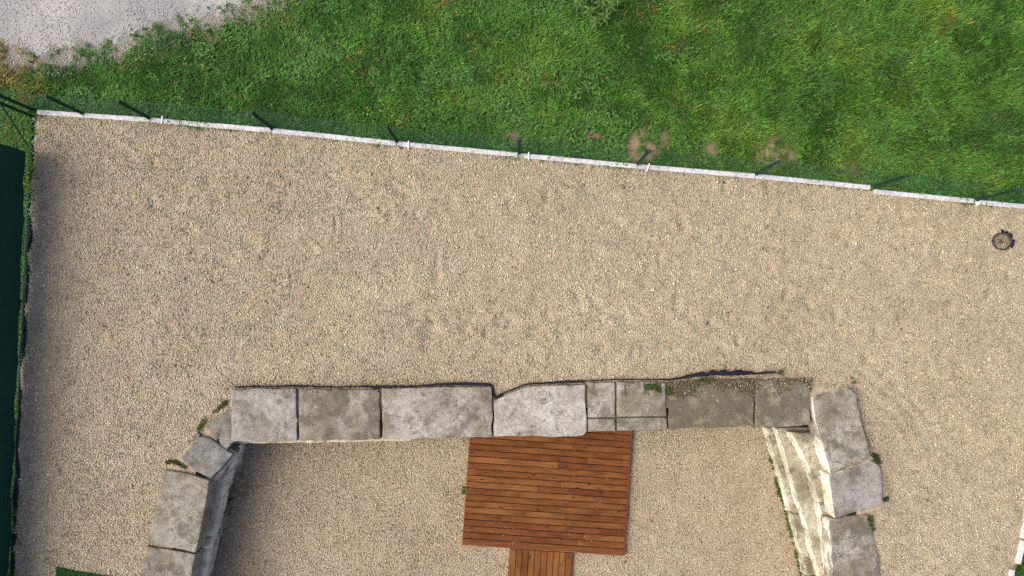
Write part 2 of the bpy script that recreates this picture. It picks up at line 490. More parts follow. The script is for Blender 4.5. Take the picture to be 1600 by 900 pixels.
def hpath(x, y):
    d = nearest(PATH, x, y)[0]
    return 0.0 - 0.06 * np.exp(-(d / (0.26 * np.clip(1 + 2.4 * fbm(x, y, 0.4, 2, 3) + 2.6 * fbm(x, y, 0.13, 4, 2), 0.1, 2.4))) ** 2) + 0.025 * fbm(x, y, 1.2, 5, 2)
# path outline with a ragged rim
pts = []
for i in range(len(PATH)):
    a, b = PATH[i], PATH[(i + 1) % len(PATH)]
    n = max(1, int(np.hypot(*(b - a)) / 0.12))
    for j in range(n): pts.append(a + (b - a) * j / n)
PATHR = np.array(pts); PATHR = PATHR + 0.35 * np.stack([fbm(PATHR[:, 0], PATHR[:, 1], 0.35, 1, 2), fbm(PATHR[:, 0] + 50, PATHR[:, 1], 0.35, 2, 2)], 1)
sheet('path', PATHR, None, 0.07, hpath, M_PATH)

# ------------------------------------------------------------------ loose stones (stuff)
OCT_F = np.array([(0, 2, 4), (2, 1, 4), (1, 3, 4), (3, 0, 4), (2, 0, 5), (1, 2, 5), (3, 1, 5), (0, 3, 5)])
OCT_V = np.array([(1, 0, 0), (-1, 0, 0), (0, 1, 0), (0, -1, 0), (0, 0, 1), (0, 0, -1)], float)
def scatter_stones(name, x, y, z, rad, col, parent=None, kind='stuff', flat=0.75, label=None, cat=None):
    n = len(x)
    jit = 1 + 0.35 * (rng.random((n, 6, 1)) * 2 - 1)
    v = OCT_V[None] * jit
    v[:, :, 0] *= rng.uniform(0.8, 1.35, (n, 1))
    q = rng.normal(size=(n, 4)); q /= np.linalg.norm(q, axis=1, keepdims=True)
    w, a, b, c = q.T
    Rm = np.stack([1 - 2 * (b * b + c * c), 2 * (a * b - c * w), 2 * (a * c + b * w),
                   2 * (a * b + c * w), 1 - 2 * (a * a + c * c), 2 * (b * c - a * w),
                   2 * (a * c - b * w), 2 * (b * c + a * w), 1 - 2 * (a * a + b * b)], 1).reshape(n, 3, 3)
    v = np.einsum('nij,nkj->nki', Rm, v) * rad[:, None, None]
    v[:, :, 2] *= flat
    v += np.stack([x, y, z], 1)[:, None, :]
    f = OCT_F[None] + 6 * np.arange(n)[:, None, None]
    t = np.repeat(col, 6, axis=0)
    return obj_np(name, v.reshape(-1, 3), f.reshape(-1, 3), M_STONES, parent, label, cat, None, kind, False, t)

PAL = np.array([(0.53, 0.45, 0.345), (0.48, 0.40, 0.30), (0.63, 0.565, 0.46), (0.37, 0.295, 0.215), (0.47, 0.35, 0.26), (0.45, 0.42, 0.38), (0.57, 0.485, 0.35), (0.24, 0.19, 0.145)])
PW = np.array([.27, .25, .13, .12, .06, .08, .06, .03])
def gravel_cols(n): return PAL[rng.choice(len(PAL), n, p=PW)] * rng.uniform(0.80, 1.14, (n, 1)) * np.array([0.90, 0.955, 0.85])
def jgrid(x0, x1, y0, y1, s):
    X, Y = np.meshgrid(np.arange(x0, x1, s), np.arange(y0, y1, s))
    X = X.ravel() + rng.uniform(-.5, .5, X.size) * s * 1.1; Y = Y.ravel() + rng.uniform(-.5, .5, Y.size) * s * 1.1
    return X, Y
# walls and blocks stand here: no loose stones on them
WALLMASK = PP([(361, 612), (770, 612), (772, 628), (838, 606), (1266, 603), (1330, 612), (1360, 716), (1378, 735), (1380, 786), (1358, 806), (1376, 900), (1390, 1150),
               (180, 1150), (222, 900), (232, 850), (256, 735), (278, 713), (308, 680), (322, 664), (358, 642)], 0.05)
x, y = jgrid(-11.5, 12.5, -8.3, 5.2, 0.0305)
m = inside(GRAVEL, x, y) & ~inside(WALLMASK, x, y)
m &= in_frame(x, y, 0.0)
x, y = x[m], y[m]
h = hg(x, y); n = len(x)
rad = np.clip(rng.lognormal(-4.30, 0.24, n), 0.007, 0.026); rad[rng.random(n) < 0.008] *= 1.6
col = gravel_cols(n)
patch = 1 + 0.35 * fbm(x, y, 2.4, 3, 3) + 0.42 * fbm(x, y, 0.34, 6, 3) + 0.55 * fbm(x, y, 0.12, 1, 2)
col *= patch[:, None]
warm = 0.5 + fbm(x, y, 2.5, 2, 2)
col *= 1 + np.stack([0.03 * warm, 0 * warm, -0.10 * warm], 1)
# darker, browner strip against the back wall and the right wall
st = np.exp(-(polyline_dist(PP([(362, 606), (600, 600), (770, 606)]), x, y) / 0.17) ** 2) * 0.55
st = np.maximum(st, 0.45 * np.exp(-(polyline_dist(PP([(1040, 596), (1200, 585), (1330, 610), (1365, 715), (1385, 785)]), x, y) / 0.22) ** 2))
col *= (1 - st[:, None] * np.array([.55, .62, .7]))
scatter_stones('gravel_stones', x, y, h + rad * 0.35, rad, col)
print('yard stones', n)

x, y = jgrid(-8.5, 8.5, -8.3, -1.7, 0.0315)
m = inside(HOLE, x, y) & in_frame(x, y, PIT)
DECKM = PP([(737, 660), (990, 660), (974, 868), (723, 851)], -1.18)
m &= ~inside(DECKM, x, y) & ~inside(PP([(797, 850), (894, 850), (892, 1000), (790, 1000)], -1.2), x, y)
x, y = x[m], y[m]
n = len(x); h = hp(x, y)
rad = np.clip(rng.lognormal(-4.30, 0.24, n), 0.007, 0.026)
col = gravel_cols(n) * (1 + 0.40 * fbm(x, y, 1.3, 1, 3) + 0.40 * fbm(x, y, 0.28, 6, 2))[:, None] * np.array([0.97, 0.93, 0.88])
def dark_band(pts, r, a):  # darker gravel along a line, fading out sideways
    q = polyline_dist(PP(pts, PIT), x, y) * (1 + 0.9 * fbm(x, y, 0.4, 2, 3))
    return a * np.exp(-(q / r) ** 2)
st = np.maximum(dark_band([(712, 770), (700, 840), (640, 850)], 0.42, 0.45), dark_band([(1205, 690), (1225, 790), (1255, 900)], 0.16, 0.5))  # damp patches left of the deck and along the right wall
st = np.maximum(st, dark_band([(400, 700), (590, 705)], 0.35, 0.3)); st = np.maximum(st, dark_band([(985, 740), (975, 870)], 0.25, 0.25))
st = np.maximum(st, dark_band([(395, 720), (360, 860), (350, 1000)], 0.5, 0.3))
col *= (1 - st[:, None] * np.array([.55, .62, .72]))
scatter_stones('pit_gravel_stones', x, y, h + rad * 0.35, rad, col)
print('pit stones', n)

x, y = jgrid(-12, -4.5, 4.5, 7.2, 0.042)
dpp = nearest(PATH, x, y)[0]; ipp = inside(PATH, x, y)
m = (ipp | (dpp < 0.6)) & in_frame(x, y, 0.0)
dens = np.where(ipp, 0.55 + 1.1 * fbm(x, y, 0.9, 3, 2) + 0.4 * np.exp(-(dpp / 0.6) ** 2), 0.9 * np.exp(-(dpp / 0.30) ** 2))
m &= rng.random(len(x)) < dens
x, y = x[m], y[m]; n = len(x)
rad = rng.uniform(0.008, 0.017, n)
col = np.array([(0.46, 0.44, 0.41), (0.33, 0.315, 0.305), (0.60, 0.58, 0.55), (0.16, 0.15, 0.155)])[rng.choice(4, n, p=[.42, .28, .2, .1])] * rng.uniform(.85, 1.15, (n, 1))
scatter_stones('path_stones', x, y, np.maximum(hpath(x, y), hl(x, y)) + rad * 0.4, rad, col)

# ------------------------------------------------------------------ grass (stuff)
def blades(x, y, z, az, L, W, lean, col, name=None, mat=None, parent=None, kind='stuff', label=None, cat=None, make=True):
    """one bent blade per row: 5 points, 3 triangles"""
    n = len(x)
    d = np.stack([np.cos(az), np.sin(az)], 1); s = np.stack([-d[:, 1], d[:, 0]], 1)
    b = np.stack([x, y, z], 1)
    up1 = L * 0.5 * np.cos(lean); out1 = L * 0.5 * np.sin(lean)
    lean2 = np.minimum(lean + rng.uniform(0.3, 0.8, n), 1.75)
    up2 = up1 + L * 0.5 * np.cos(lean2); out2 = out1 + L * 0.5 * np.sin(lean2)
    v = np.zeros((n, 5, 3))
    s3 = np.concatenate([s, np.zeros((n, 1))], 1) * W[:, None]
    mid = b.copy(); mid[:, :2] += d * out1[:, None]; mid[:, 2] += up1
    tip = b.copy(); tip[:, :2] += d * out2[:, None]; tip[:, 2] += up2
    v[:, 0] = b - s3 * .7; v[:, 1] = b + s3 * .7; v[:, 2] = mid - s3; v[:, 3] = mid + s3; v[:, 4] = tip
    f = np.array([(0, 1, 3), (0, 3, 2), (2, 3, 4)])[None] + 5 * np.arange(n)[:, None, None]
    t = np.repeat(col, 5, axis=0)
    if not make: return v.reshape(-1, 3), f.reshape(-1, 3), t
    return obj_np(name, v.reshape(-1, 3), f.reshape(-1, 3), mat or M_LEAF, parent, label, cat, None, kind, False, t)

def lawn_points(x0, x1, y0, y1, s):
    x, y = jgrid(x0, x1, y0, y1, s)
    ig = inside(GRAVEL, x, y)
    dp, _, _ = nearest(PATH, x, y)
    ip = inside(PATH, x, y)
    m = in_frame(x, y, 0.0, 60, 60) & ~ig
    edge = np.clip(1 - dp / 0.45, 0, 1)
    p = np.where(ip, np.clip(0.42 - dp * 1.1, 0, 1), 1 - 0.8 * edge ** 1.5) * np.where(dp < 0.5, np.clip(1 + 2.2 * fbm(x, y, 0.3, 2, 2), 0.1, 1), 1)
    p *= 1 - 0.90 * np.clip(blob(BARE, x, y) * (1.1 + 1.6 * fbm(x, y, 0.16, 2, 2)), 0, 1)
    m &= rng.random(len(x)) < p
    return x[m], y[m]
GREENS = np.array([(0.040, 0.115, 0.022), (0.050, 0.145, 0.030), (0.085, 0.215, 0.030), (0.060, 0.150, 0.050), (0.115, 0.215, 0.040)])
DRYC = np.array([(0.26, 0.20, 0.075), (0.20, 0.19, 0.055), (0.17, 0.11, 0.045)])
tx, ty = lawn_points(-11.7, 12.3, 1.8, 7.2, 0.074)
bx, by = lawn_points(-11.7, -9.4, -6.5, 4.6, 0.075)
cx_, cy_ = lawn_points(9.5, 12.3, -7.0, -3.0, 0.072)
tx = np.concatenate([tx, bx, cx_]); ty = np.concatenate([ty, by, cy_])
nt_ = len(tx); NB = 11
print('tufts', nt_)
tuft_g = np.clip(fbm(tx, ty, 0.9, 2, 3) * 2.4 + 0.5 + rng.normal(0, .18, nt_), 0, 0.999)
gi = tuft_g * (len(GREENS) - 1.001); g0 = gi.astype(int); gf = (gi - g0)[:, None]
tc_ = GREENS[g0] * (1 - gf) + GREENS[g0 + 1] * gf
dry = np.clip(np.where(tx < -9.5, 1.0, 0.30) * blob(DRY, tx, ty) + 0.4 * np.clip(fbm(tx, ty, 0.5, 7, 3) - 0.2, 0, 1), 0, 0.95)
dsel = rng.random(nt_) < dry
tc_[dsel] = DRYC[rng.choice(3, dsel.sum())]
tc_ *= (1.12 + 0.6 * fbm(tx, ty, 0.3, 5, 2))[:, None] * rng.uniform(.75, 1.25, (nt_, 1)) * np.array([0.80, 0.95, 0.60])
hscale = np.clip(1 + 1.1 * fbm(tx, ty, 0.7, 4, 2), 0.5, 1.7)
flow = 6.283 * (fbm(tx, ty, 0.8, 1, 2) * 1.6)
I = np.repeat(np.arange(nt_), NB); n = len(I)
az = flow[I] + rng.normal(0, 1.1, n)
L = rng.uniform(0.07, 0.19, n) * hscale[I]
col = tc_[I] * rng.uniform(0.6, 1.45, (n, 1)) * np.stack([1.06 + .14 * np.clip((tx[I] + 1) / 5, 0, 1), np.full(n, 1.0), .92 - .10 * np.clip((tx[I] + 1) / 5, 0, 1)], 1)
sel = rng.random(n) < 0.022
col[sel] = np.array([0.22, 0.19, 0.07]) * rng.uniform(.7, 1.2, (sel.sum(), 1))
gx = tx[I] + rng.normal(0, .024, n); gy = ty[I] + rng.normal(0, .024, n)
blades(gx, gy, hl(gx, gy), az, L, rng.uniform(0.0045, 0.0095, n), rng.uniform(0.35, 1.2, n), col, 'grass', kind='stuff')
# low broad weeds and clover between the blades
wx, wy = lawn_points(-11.7, 12.3, 1.8, 7.2, 0.05)
pm = fbm(wx, wy, 0.45, 3, 2) + 0.25 * fbm(wx, wy, 2.0, 6, 1)
mk = rng.random(len(wx)) < np.clip((pm - 0.13) * 7, 0.015, 0.9)
wx, wy = wx[mk], wy[mk]; I = np.repeat(np.arange(len(wx)), 4); n = len(I)
gx = wx[I] + rng.normal(0, .012, n); gy = wy[I] + rng.normal(0, .012, n)
wc = np.array([(0.085, 0.22, 0.030), (0.11, 0.235, 0.04), (0.06, 0.17, 0.035)])[rng.choice(3, len(wx))][I] * rng.uniform(.75, 1.25, (n, 1))
blades(gx, gy, hl(gx, gy) + rng.uniform(.03, .075, n), rng.uniform(0, 6.28, n), rng.uniform(.03, .065, n), rng.uniform(.009, .016, n), rng.uniform(0.9, 1.4, n), wc, 'clover', kind='stuff')

# ------------------------------------------------------------------ concrete edging along the yard
def edging(name, label, joints, zc, parent_loc, clips):
    root = empty(name, parent_loc, label, 'kerb')
    for (a, b) in joints:
        pa = np.array(P(*a, 0.05)); pb = np.array(P(*b, 0.05))
        d = pb - pa; L = np.hypot(*d) - 0.012; ang = math.atan2(d[1], d[0])
        bm = bmesh.new()
        nseg = max(2, int(L / 0.25))
        w = 0.050; hz = 0.10
        add_box(bm, (0, 0, 0), (L, 2 * w, hz * 2), 0, 0.012)
        bmesh.ops.subdivide_edges(bm, edges=[e for e in bm.edges if e.calc_length() > L * .7], cuts=nseg, use_grid_fill=True)
        for v in bm.verts:
            q = v.co.copy() * 3 + Vector((pa[0], pa[1], 0))
            v.co += Vector((0, mnoise.noise(q) * .006, mnoise.noise(q + Vector((9, 0, 0))) * .006))
        o = bm_obj('edging_slab', bm, M_CONC, (*((pa + pb) / 2), zc - hz + random.uniform(-.006, .006)), 0.6)
        o.rotation_euler = (random.uniform(-.03, .03), 0, ang)
        finish(o); tochild(o, root)
    for (px, py, ang) in clips:
        c = P(px, py, 0.07)
        bm = bmesh.new()
        add_box(bm, (0, 0, 0), (0.028, 0.16, 0.012), 0, 0.003)
        add_box(bm, (0, -.074, -.045), (0.028, 0.012, 0.08), 0, 0.002)
        o = bm_obj('clip', bm, M_CLIP, (*c, 0.072)); o.rotation_euler = (0, 0, ang)
        finish(o); tochild(o, root)
    return root
J = [(57, 174.5), (131, 180), (235, 187), (425, 203.5), (620, 224), (810, 242), (996, 259.5), (1181, 275)]
joints = [(J[i], J[i + 1]) for i in range(len(J) - 1)] + [((1181, 275), (1361, 292.5)), ((1366, 299), (1522, 314)), ((1524, 315), (1640, 326.5))]
edging('concrete_edging', 'long row of pale concrete edging slabs between the gravel yard and the lawn', joints, 0.055, (*P(800, 245), -0.1),
       [(253, 187, -.06), (638, 226, -.08), (826, 243.5, -.08), (1013, 261, -.35), (1531, 315.5, -.6)])
edging('concrete_edging', 'short pale concrete edging at the lower right corner of the yard', [((1612, 770), (1599, 842)), ((1599.5, 844), (1592, 882)), ((1583, 890), (1573, 955))],
       0.06, (*P(1594, 870), -0.1), [])

# ------------------------------------------------------------------ fences
POST_H = 1.24
def tpost(x, y, ang, parent, cap=True, hgt=POST_H):
    bm = bmesh.new()
    add_box(bm, (0, 0.012, hgt / 2 - 0.1), (0.072, 0.012, hgt + 0.2), 0, 0.001)
    add_box(bm, (0, -.013, hgt / 2 - 0.1), (0.014, 0.05, hgt + 0.2), 0, 0.001)
    o = bm_obj('post', bm, M_POST, (x, y, 0)); o.rotation_euler = (0, 0, ang)
    finish(o); tochild(o, parent)
    if cap:
        bm = bmesh.new(); add_box(bm, (0, 0, 0), (0.06, 0.06, 0.04), 0, 0.01)
        c = bm_obj('post_cap', bm, M_CAP, (0, 0, hgt + .015)); finish(c, o)
    return o
def wire_panel(a, b, off, parent, z0=0.04, z1=1.18, dz=0.1, dx=0.13, r=0.0026):
    a = np.array(a); b = np.array(b); d = b - a; L = np.hypot(*d); d = d / L; nrm = np.array([-d[1], d[0]])
    V = []; F = []
    def wire(p, q, side):
        k = len(V)
        ax = np.array(q) - np.array(p)
        u = np.array([nrm[0], nrm[1], 0]); w = np.cross(ax / np.linalg.norm(ax), u)
        for e in (p, q):
            for s1, s2 in ((1, 0), (-.5, .87), (-.5, -.87)): V.append(np.array(e) + u * r * s1 + w * r * s2)
        for i in range(3): F.append((k + i, k + (i + 1) % 3, k + 3 + (i + 1) % 3, k + 3 + i))
    o0 = nrm * off
    wob = lambda t: 0.012 * math.sin(t * 2.1 + a[0]) + 0.008 * math.sin(t * 5.3)
    nh = int((z1 - z0) / dz) + 1
    for i in range(nh):
        z = z0 + i * dz
        for s0 in np.arange(0, L - 1e-6, 0.5):
            s1 = min(L, s0 + 0.5)
            p = a + d * s0 + o0 + nrm * wob(s0); q = a + d * s1 + o0 + nrm * wob(s1)
            wire((*p, z), (*q, z), 0)
            if i in (0, nh - 1): wire((*p, z + .012), (*q, z + .012), 0)
    for s in np.arange(dx / 2, L, dx):
        p = a + d * s + o0 + nrm * wob(s)
        wire((*p, z0 - .06), (*p, z1 + .012), 1)
    c = (a + b) / 2
    V = np.array(V) - np.array([c[0], c[1], 0])
    o = obj_np('wire_mesh', V, F, M_WIRE, kind='stuff')
    o.location = (*c, 0)
    tochild(o, parent)
bf = empty('mesh_fence', (*P(800, 240), 0), 'green wire mesh fence on thin posts along the lawn edge', 'fence')
PB = [(131, 178), (235, 185.5), (426, 201.5), (620, 222), (810, 240), (996, 257), (1181, 272.5), (1364, 292.5), (1523, 312.5), (1690, 330)]
C0 = P(53, 172)
bases = [np.array(C0)] + [np.array(P(*q)) for q in PB]
for q in bases[1:]:
    tpost(q[0], q[1], -0.09, bf)
for i in range(len(bases) - 1):
    wire_panel(bases[i], bases[i + 1], 0.03, bf)

lf = empty('screened_fence', (*C0, 0), 'dark green fence with screen cloth along the left edge of the yard', 'fence')
LB = [C0, P(40, 470), P(30, 660), P(18, 905), P(8, 1120)]
tpost(C0[0], C0[1], 0, lf, hgt=1.3)
tpost(C0[0] - 0.02, C0[1] - 0.13, 0, lf, hgt=1.26)
for q in LB[1:]: tpost(q[0] - .10, q[1], math.pi / 2, lf)
# leaning brace from the corner post to the ground
bm = bmesh.new()
e = P(44, 229, 0.12)
add_bar(bm, (C0[0] - 0.03, C0[1], 1.15), (e[0], e[1], 0.1), 0.018, 8)
o = bm_obj('brace', bm, M_POST); finish(o); tochild(o, lf)
for i in range(len(LB) - 1):
    wire_panel(LB[i], LB[i + 1], -0.04, lf)
# screen cloth hung inside the mesh
def on_left(t):
    ys = np.array([q[1] for q in LB]); xs = np.array([q[0] for q in LB])
    return np.interp(-t, -ys, xs)
ya = P(49, 236, 0.2)[1]; yb = LB[-1][1]
V = []; F = []
ny = 80; nz = 9
for j in range(2):
    for i in range(ny + 1):
        yy = ya + (yb - ya) * i / ny
        for k in range(nz + 1):
            z0_ = 0.13 - 0.10 * max(0, min(1, (1.5 - yy) / 6)); zz = z0_ + (1.22 - z0_) * k / nz + (0.012 * math.sin(yy * 3.1) if k == 0 else 0)
            xx = on_left(yy) - 0.045 + 0.016 * math.sin(yy * 4 + k * .5) + 0.010 * math.sin(yy * 11 + k) + 0.012 * mnoise.noise(Vector((yy * 3, zz * 2, 1))) - 0.004 * j
            V.append((xx - lf.location.x, yy - lf.location.y, zz))
st_ = (ny + 1) * (nz + 1)
for i in range(ny):
    for k in range(nz):
        a = i * (nz + 1) + k
        F.append((a, a + 1, a + nz + 2, a + nz + 1)); F.append((a + st_, a + st_ + nz + 1, a + st_ + nz + 2, a + st_ + 1))
o = obj_np('screen_cloth', V, F, M_SCREEN, lf, smooth=True)
# added dark strip standing in for the soft shade along the left rim
def ribbon(name, path, z0, z1f, widthf, mat, label, cat, th=0.006, step=0.06):
    pl = np.array(path); seg = np.hypot(*np.diff(pl, axis=0).T); cum = np.concatenate([[0], np.cumsum(seg)])
    n = int(cum[-1] / step) + 2
    s = np.linspace(0, cum[-1], n)
    X = np.interp(s, cum, pl[:, 0]); Y = np.interp(s, cum, pl[:, 1])
    dx = np.gradient(X); dy = np.gradient(Y); l = np.hypot(dx, dy); nx, ny = -dy / l, dx / l
    wv = 0.012 * (vn(s * 9, s * 0) - .5) + 0.02 * (vn(s * 2, s * 0 + 5) - .5)
    X = X + nx * wv; Y = Y + ny * wv
    z1 = z1f(s); wd = widthf(s)
    rows = [(X, Y, np.full(n, z0)), (X, Y, z1), (X + nx * wd * .55, Y + ny * wd * .55, z1 + .008), (X + nx * wd, Y + ny * wd, z1 - .012),
            (X + nx * (wd - th), Y + ny * (wd - th), z1 - .02), (X + nx * wd * .5, Y + ny * wd * .5, z1 - .004), (X + nx * th, Y + ny * th, z1 - .012), (X + nx * th, Y + ny * th, np.full(n, z0))]
    V = np.concatenate([np.stack(r, 1) for r in rows]); F = []
    K = len(rows)
    for k in range(K):
        k2 = (k + 1) % K
        for i in range(n - 1): F.append((k * n + i, k * n + i + 1, k2 * n + i + 1, k2 * n + i))
    c = np.array([X.mean(), Y.mean(), 0])
    o = obj_np(name, V - c, F, mat, None, label, cat)
    o.location = c
    return o
ribbon('shade_strip', [P(50, 184, .0), P(48, 240, .0), P(38, 450, .0), P(27, 650, .0), P(17, 900, .0), P(9, 1050, .0)], -0.06,
       lambda s: 0.02 + 0.03 * (vn(s * 3, s * 0) - .5), lambda s: 0.05 + 0.07 * vn(s * 2.5, s * 0 + 3), M_LINER,
       'added dark strip standing in for shade between the gravel and the screened fence', 'ground cloth')

# ------------------------------------------------------------------ stone walls
def block(poly, zt, zb, parent, col, dirt=0.5, face=None, rough=0.013, bev=0.018, name='stone_block', tilt=None, seed=0, chunk=0.0, batter=0.0, step=0.085):
    poly = np.array(poly, float)
    c = poly.mean(0)
    bm = bmesh.new()
    top = [bm.verts.new((p[0] - c[0], p[1] - c[1], zt - zb)) for p in poly]
    bot = [bm.verts.new(((p[0] - c[0]) * (1 + batter), (p[1] - c[1]) * (1 + batter), 0)) for p in poly]
    n = len(poly)
    bm.faces.new(top); bm.faces.new(bot[::-1])
    for i in range(n): bm.faces.new((top[i], bot[i], bot[(i + 1) % n], top[(i + 1) % n]))
    bmesh.ops.recalc_face_normals(bm, faces=bm.faces)
    bmesh.ops.bevel(bm, geom=list(bm.edges), offset=bev, segments=2, affect='EDGES', profile=0.6)
    bmesh.ops.triangulate(bm, faces=bm.faces)
    for it in range(5):
        es = [e for e in bm.edges if e.calc_length() > step]
        if not es: break
        bmesh.ops.subdivide_edges(bm, edges=es, cuts=1)
        bmesh.ops.triangulate(bm, faces=[f for f in bm.faces if len(f.verts) > 3])
    off = Vector((seed * 7.7, seed * 3.1, seed))
    for v in bm.verts:
        q = v.co + off
        v.co += mnoise.noise_vector(q * 5) * rough + mnoise.noise_vector(q * 14) * rough * .55
        if chunk: v.co += mnoise.noise_vector(q * 2.2) * chunk
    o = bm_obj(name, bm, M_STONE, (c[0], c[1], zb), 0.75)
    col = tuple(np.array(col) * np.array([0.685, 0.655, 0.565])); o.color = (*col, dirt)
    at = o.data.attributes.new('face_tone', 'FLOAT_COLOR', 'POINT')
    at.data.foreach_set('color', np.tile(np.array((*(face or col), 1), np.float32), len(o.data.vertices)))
    if tilt: o.rotation_euler = tilt
    finish(o)
    if parent is not None: tochild(o, parent)
    return o
ZT = 0.09
GREY = (0.42, 0.405, 0.40); PALE = (0.50, 0.485, 0.47); CREAM = (0.82, 0.79, 0.62); TAN = (0.40, 0.37, 0.32); DGREY = (0.50, 0.48, 0.45)  # CREAM on the right wall's side faces holds painted-in sunlight
def wobble(pts, amp=1.2):
    amp *= 1.5
    """ragged outline: extra points along each side"""
    out = []
    for i in range(len(pts)):
        a = np.array(pts[i], float); b = np.array(pts[(i + 1) % len(pts)], float)
        L = np.hypot(*(b - a)); nseg = max(1, int(L / 14)); nn = np.array([-(b - a)[1], (b - a)[0]]) / max(L, 1e-6)
        out.append(a)
        for k in range(1, nseg): out.append(a + (b - a) * k / nseg + nn * random.uniform(-amp, amp))
    return out
back = empty('stone_wall', (*P(815, 645, ZT), PIT), 'long straight row of weathered limestone blocks at the head of the pit', 'wall')
BK = [
    ([(361, 609), (463, 607.5), (464, 689), (390, 691), (361, 689)], (0.45, 0.44, 0.455), 0.15, 0.0),
    ([(466.5, 608.5), (560, 609), (583, 608), (593, 614), (594, 686.5), (466.5, 689)], (0.40, 0.37, 0.335), 0.45, -.01),
    ([(597, 607), (768, 604.5), (769, 682.5), (597, 686)], (0.49, 0.47, 0.455), 0.32, 0.01),
    ([(772, 626), (800, 613), (826, 604), (860, 602), (914, 600.5), (916.5, 675), (912, 681), (772, 682.5)], (0.56, 0.545, 0.54), 0.12, 0.02),
    ([(1044, 599), (1100, 594), (1176, 591), (1178.5, 665), (1045, 671)], (0.38, 0.36, 0.27), 0.74, -.01),
    ([(1181.5, 594), (1230, 592), (1265, 600), (1266, 664), (1240, 666), (1181, 669)], (0.40, 0.38, 0.33), 0.56, 0.0),
]
for i, (pl, colr, dirt, dz) in enumerate(BK):
    block(PP(wobble(pl, .7), ZT + dz), ZT + dz, -0.36, back, colr, dirt, seed=i + 1)
# the block with a cross cut into its top: a bed and four raised fields
block(PP([(918.5, 600), (1041, 599), (1042.5, 671.5), (919, 674.5)], ZT - .05), ZT - .05, -0.36, back, (0.30, 0.27, 0.22), 0.6, seed=20)
for k, pl in enumerate(([(918.5, 598), (960.5, 598), (961, 651.5), (918.5, 652.5)], [(964, 597.5), (1001, 597), (1039.5, 598), (1041, 650), (964, 651)],
                        [(918.5, 655), (961, 654), (961.5, 673.5), (919, 674.5)], [(964, 653.5), (1041.5, 652.5), (1042.5, 671), (964.5, 673)])):
    block(PP(pl, ZT), ZT + .002 * k, ZT - .055, back, (0.46, 0.44, 0.40), 0.41, seed=21 + k, rough=.006, bev=.012)
# lower courses of the back wall
xs_px = [340, 500, 640, 760, 900, 1030, 1150, 1262]
for ci, (zt, zb, yo) in enumerate(((-0.365, -0.80, 0.0), (-0.805, -1.42, 0.0))):
    for i in range(len(xs_px) - 1):
        a, b = xs_px[i] + (25 * ci if 0 < i else 0), xs_px[i + 1] + (25 * ci if i + 1 < len(xs_px) - 1 else 0)
        def yin(px):
            return float(np.interp(px, [340, 361, 600, 912, 1266], [691, 691, 687, 680, 664])) - (1.5)
        pr = 9 if (ci == 0 and i < 2 and False) else 0
        pa, pb = np.array(P(a + 1, yin(a), ZT)), np.array(P(b - 1, yin(b), ZT))
        qa, qb = np.array(P(a + 1, 612, ZT)), np.array(P(b - 1, 612, ZT))
        yshift = -0.02 * random.random()
        if ci == 0 and xs_px[i] < 600: yshift = -0.135
        block([qa, qb, pb + (0, yshift), pa + (0, yshift)], zt, zb, back, CREAM if yshift < -.1 else TAN, 0.25, seed=40 + ci * 10 + i)

right = empty('stone_wall', (*P(1300, 760, ZT), PIT), 'stepped limestone wall on the right side of the pit, its inner ledges brightly lit', 'wall')
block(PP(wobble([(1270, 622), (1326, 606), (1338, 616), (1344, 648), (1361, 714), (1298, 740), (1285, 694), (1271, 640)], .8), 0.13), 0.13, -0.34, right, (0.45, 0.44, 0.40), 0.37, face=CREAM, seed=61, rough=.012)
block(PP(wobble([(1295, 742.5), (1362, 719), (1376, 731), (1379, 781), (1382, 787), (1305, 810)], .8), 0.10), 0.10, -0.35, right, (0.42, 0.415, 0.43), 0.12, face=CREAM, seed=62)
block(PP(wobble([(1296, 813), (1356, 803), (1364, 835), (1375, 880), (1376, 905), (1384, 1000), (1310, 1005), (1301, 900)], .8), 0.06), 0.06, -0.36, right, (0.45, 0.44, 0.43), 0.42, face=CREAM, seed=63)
block(PP([(1312, 1010), (1385, 1004), (1400, 1120), (1330, 1130)], 0.06), 0.06, -0.36, right, GREY, 0.4, seed=64)
# ledges below: inner edge of each course (points on its top level), outer edge under the blocks
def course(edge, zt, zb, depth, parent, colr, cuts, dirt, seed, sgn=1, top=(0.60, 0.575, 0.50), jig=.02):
    e = PP(edge, zt)
    seg = np.hypot(*np.diff(e, axis=0).T); cum = np.concatenate([[0], np.cumsum(seg)]) / seg.sum()
    for i in range(len(cuts) - 1):
        ts = np.linspace(cuts[i] + .002, cuts[i + 1] - .002, 5)
        inner_ = np.stack([np.interp(ts, cum, e[:, 0]), np.interp(ts, cum, e[:, 1])], 1)
        inner_[1:-1, 0] += np.array([random.uniform(-.015, .015) for _ in range(3)])
        inner_[:, 0] += random.uniform(-jig, jig) + np.linspace(-jig, jig, 5) * random.uniform(-1, 1)
        outer = inner_[[0, -1]] + np.array([sgn * depth, 0])
        poly = np.concatenate([inner_, outer[::-1]])
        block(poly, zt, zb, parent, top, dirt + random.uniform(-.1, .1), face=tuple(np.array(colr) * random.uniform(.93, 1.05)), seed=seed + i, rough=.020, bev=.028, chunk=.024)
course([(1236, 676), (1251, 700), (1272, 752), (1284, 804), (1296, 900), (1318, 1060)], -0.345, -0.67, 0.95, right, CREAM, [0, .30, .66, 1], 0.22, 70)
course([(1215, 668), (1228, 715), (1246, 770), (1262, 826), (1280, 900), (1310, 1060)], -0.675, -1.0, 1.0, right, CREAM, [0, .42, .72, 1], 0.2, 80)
course([(1199, 668), (1211, 710), (1227, 768), (1242, 826), (1259, 900), (1292, 1060)], -1.005, -1.42, 1.05, right, CREAM, [0, .35, .6, 1], 0.3, 90)

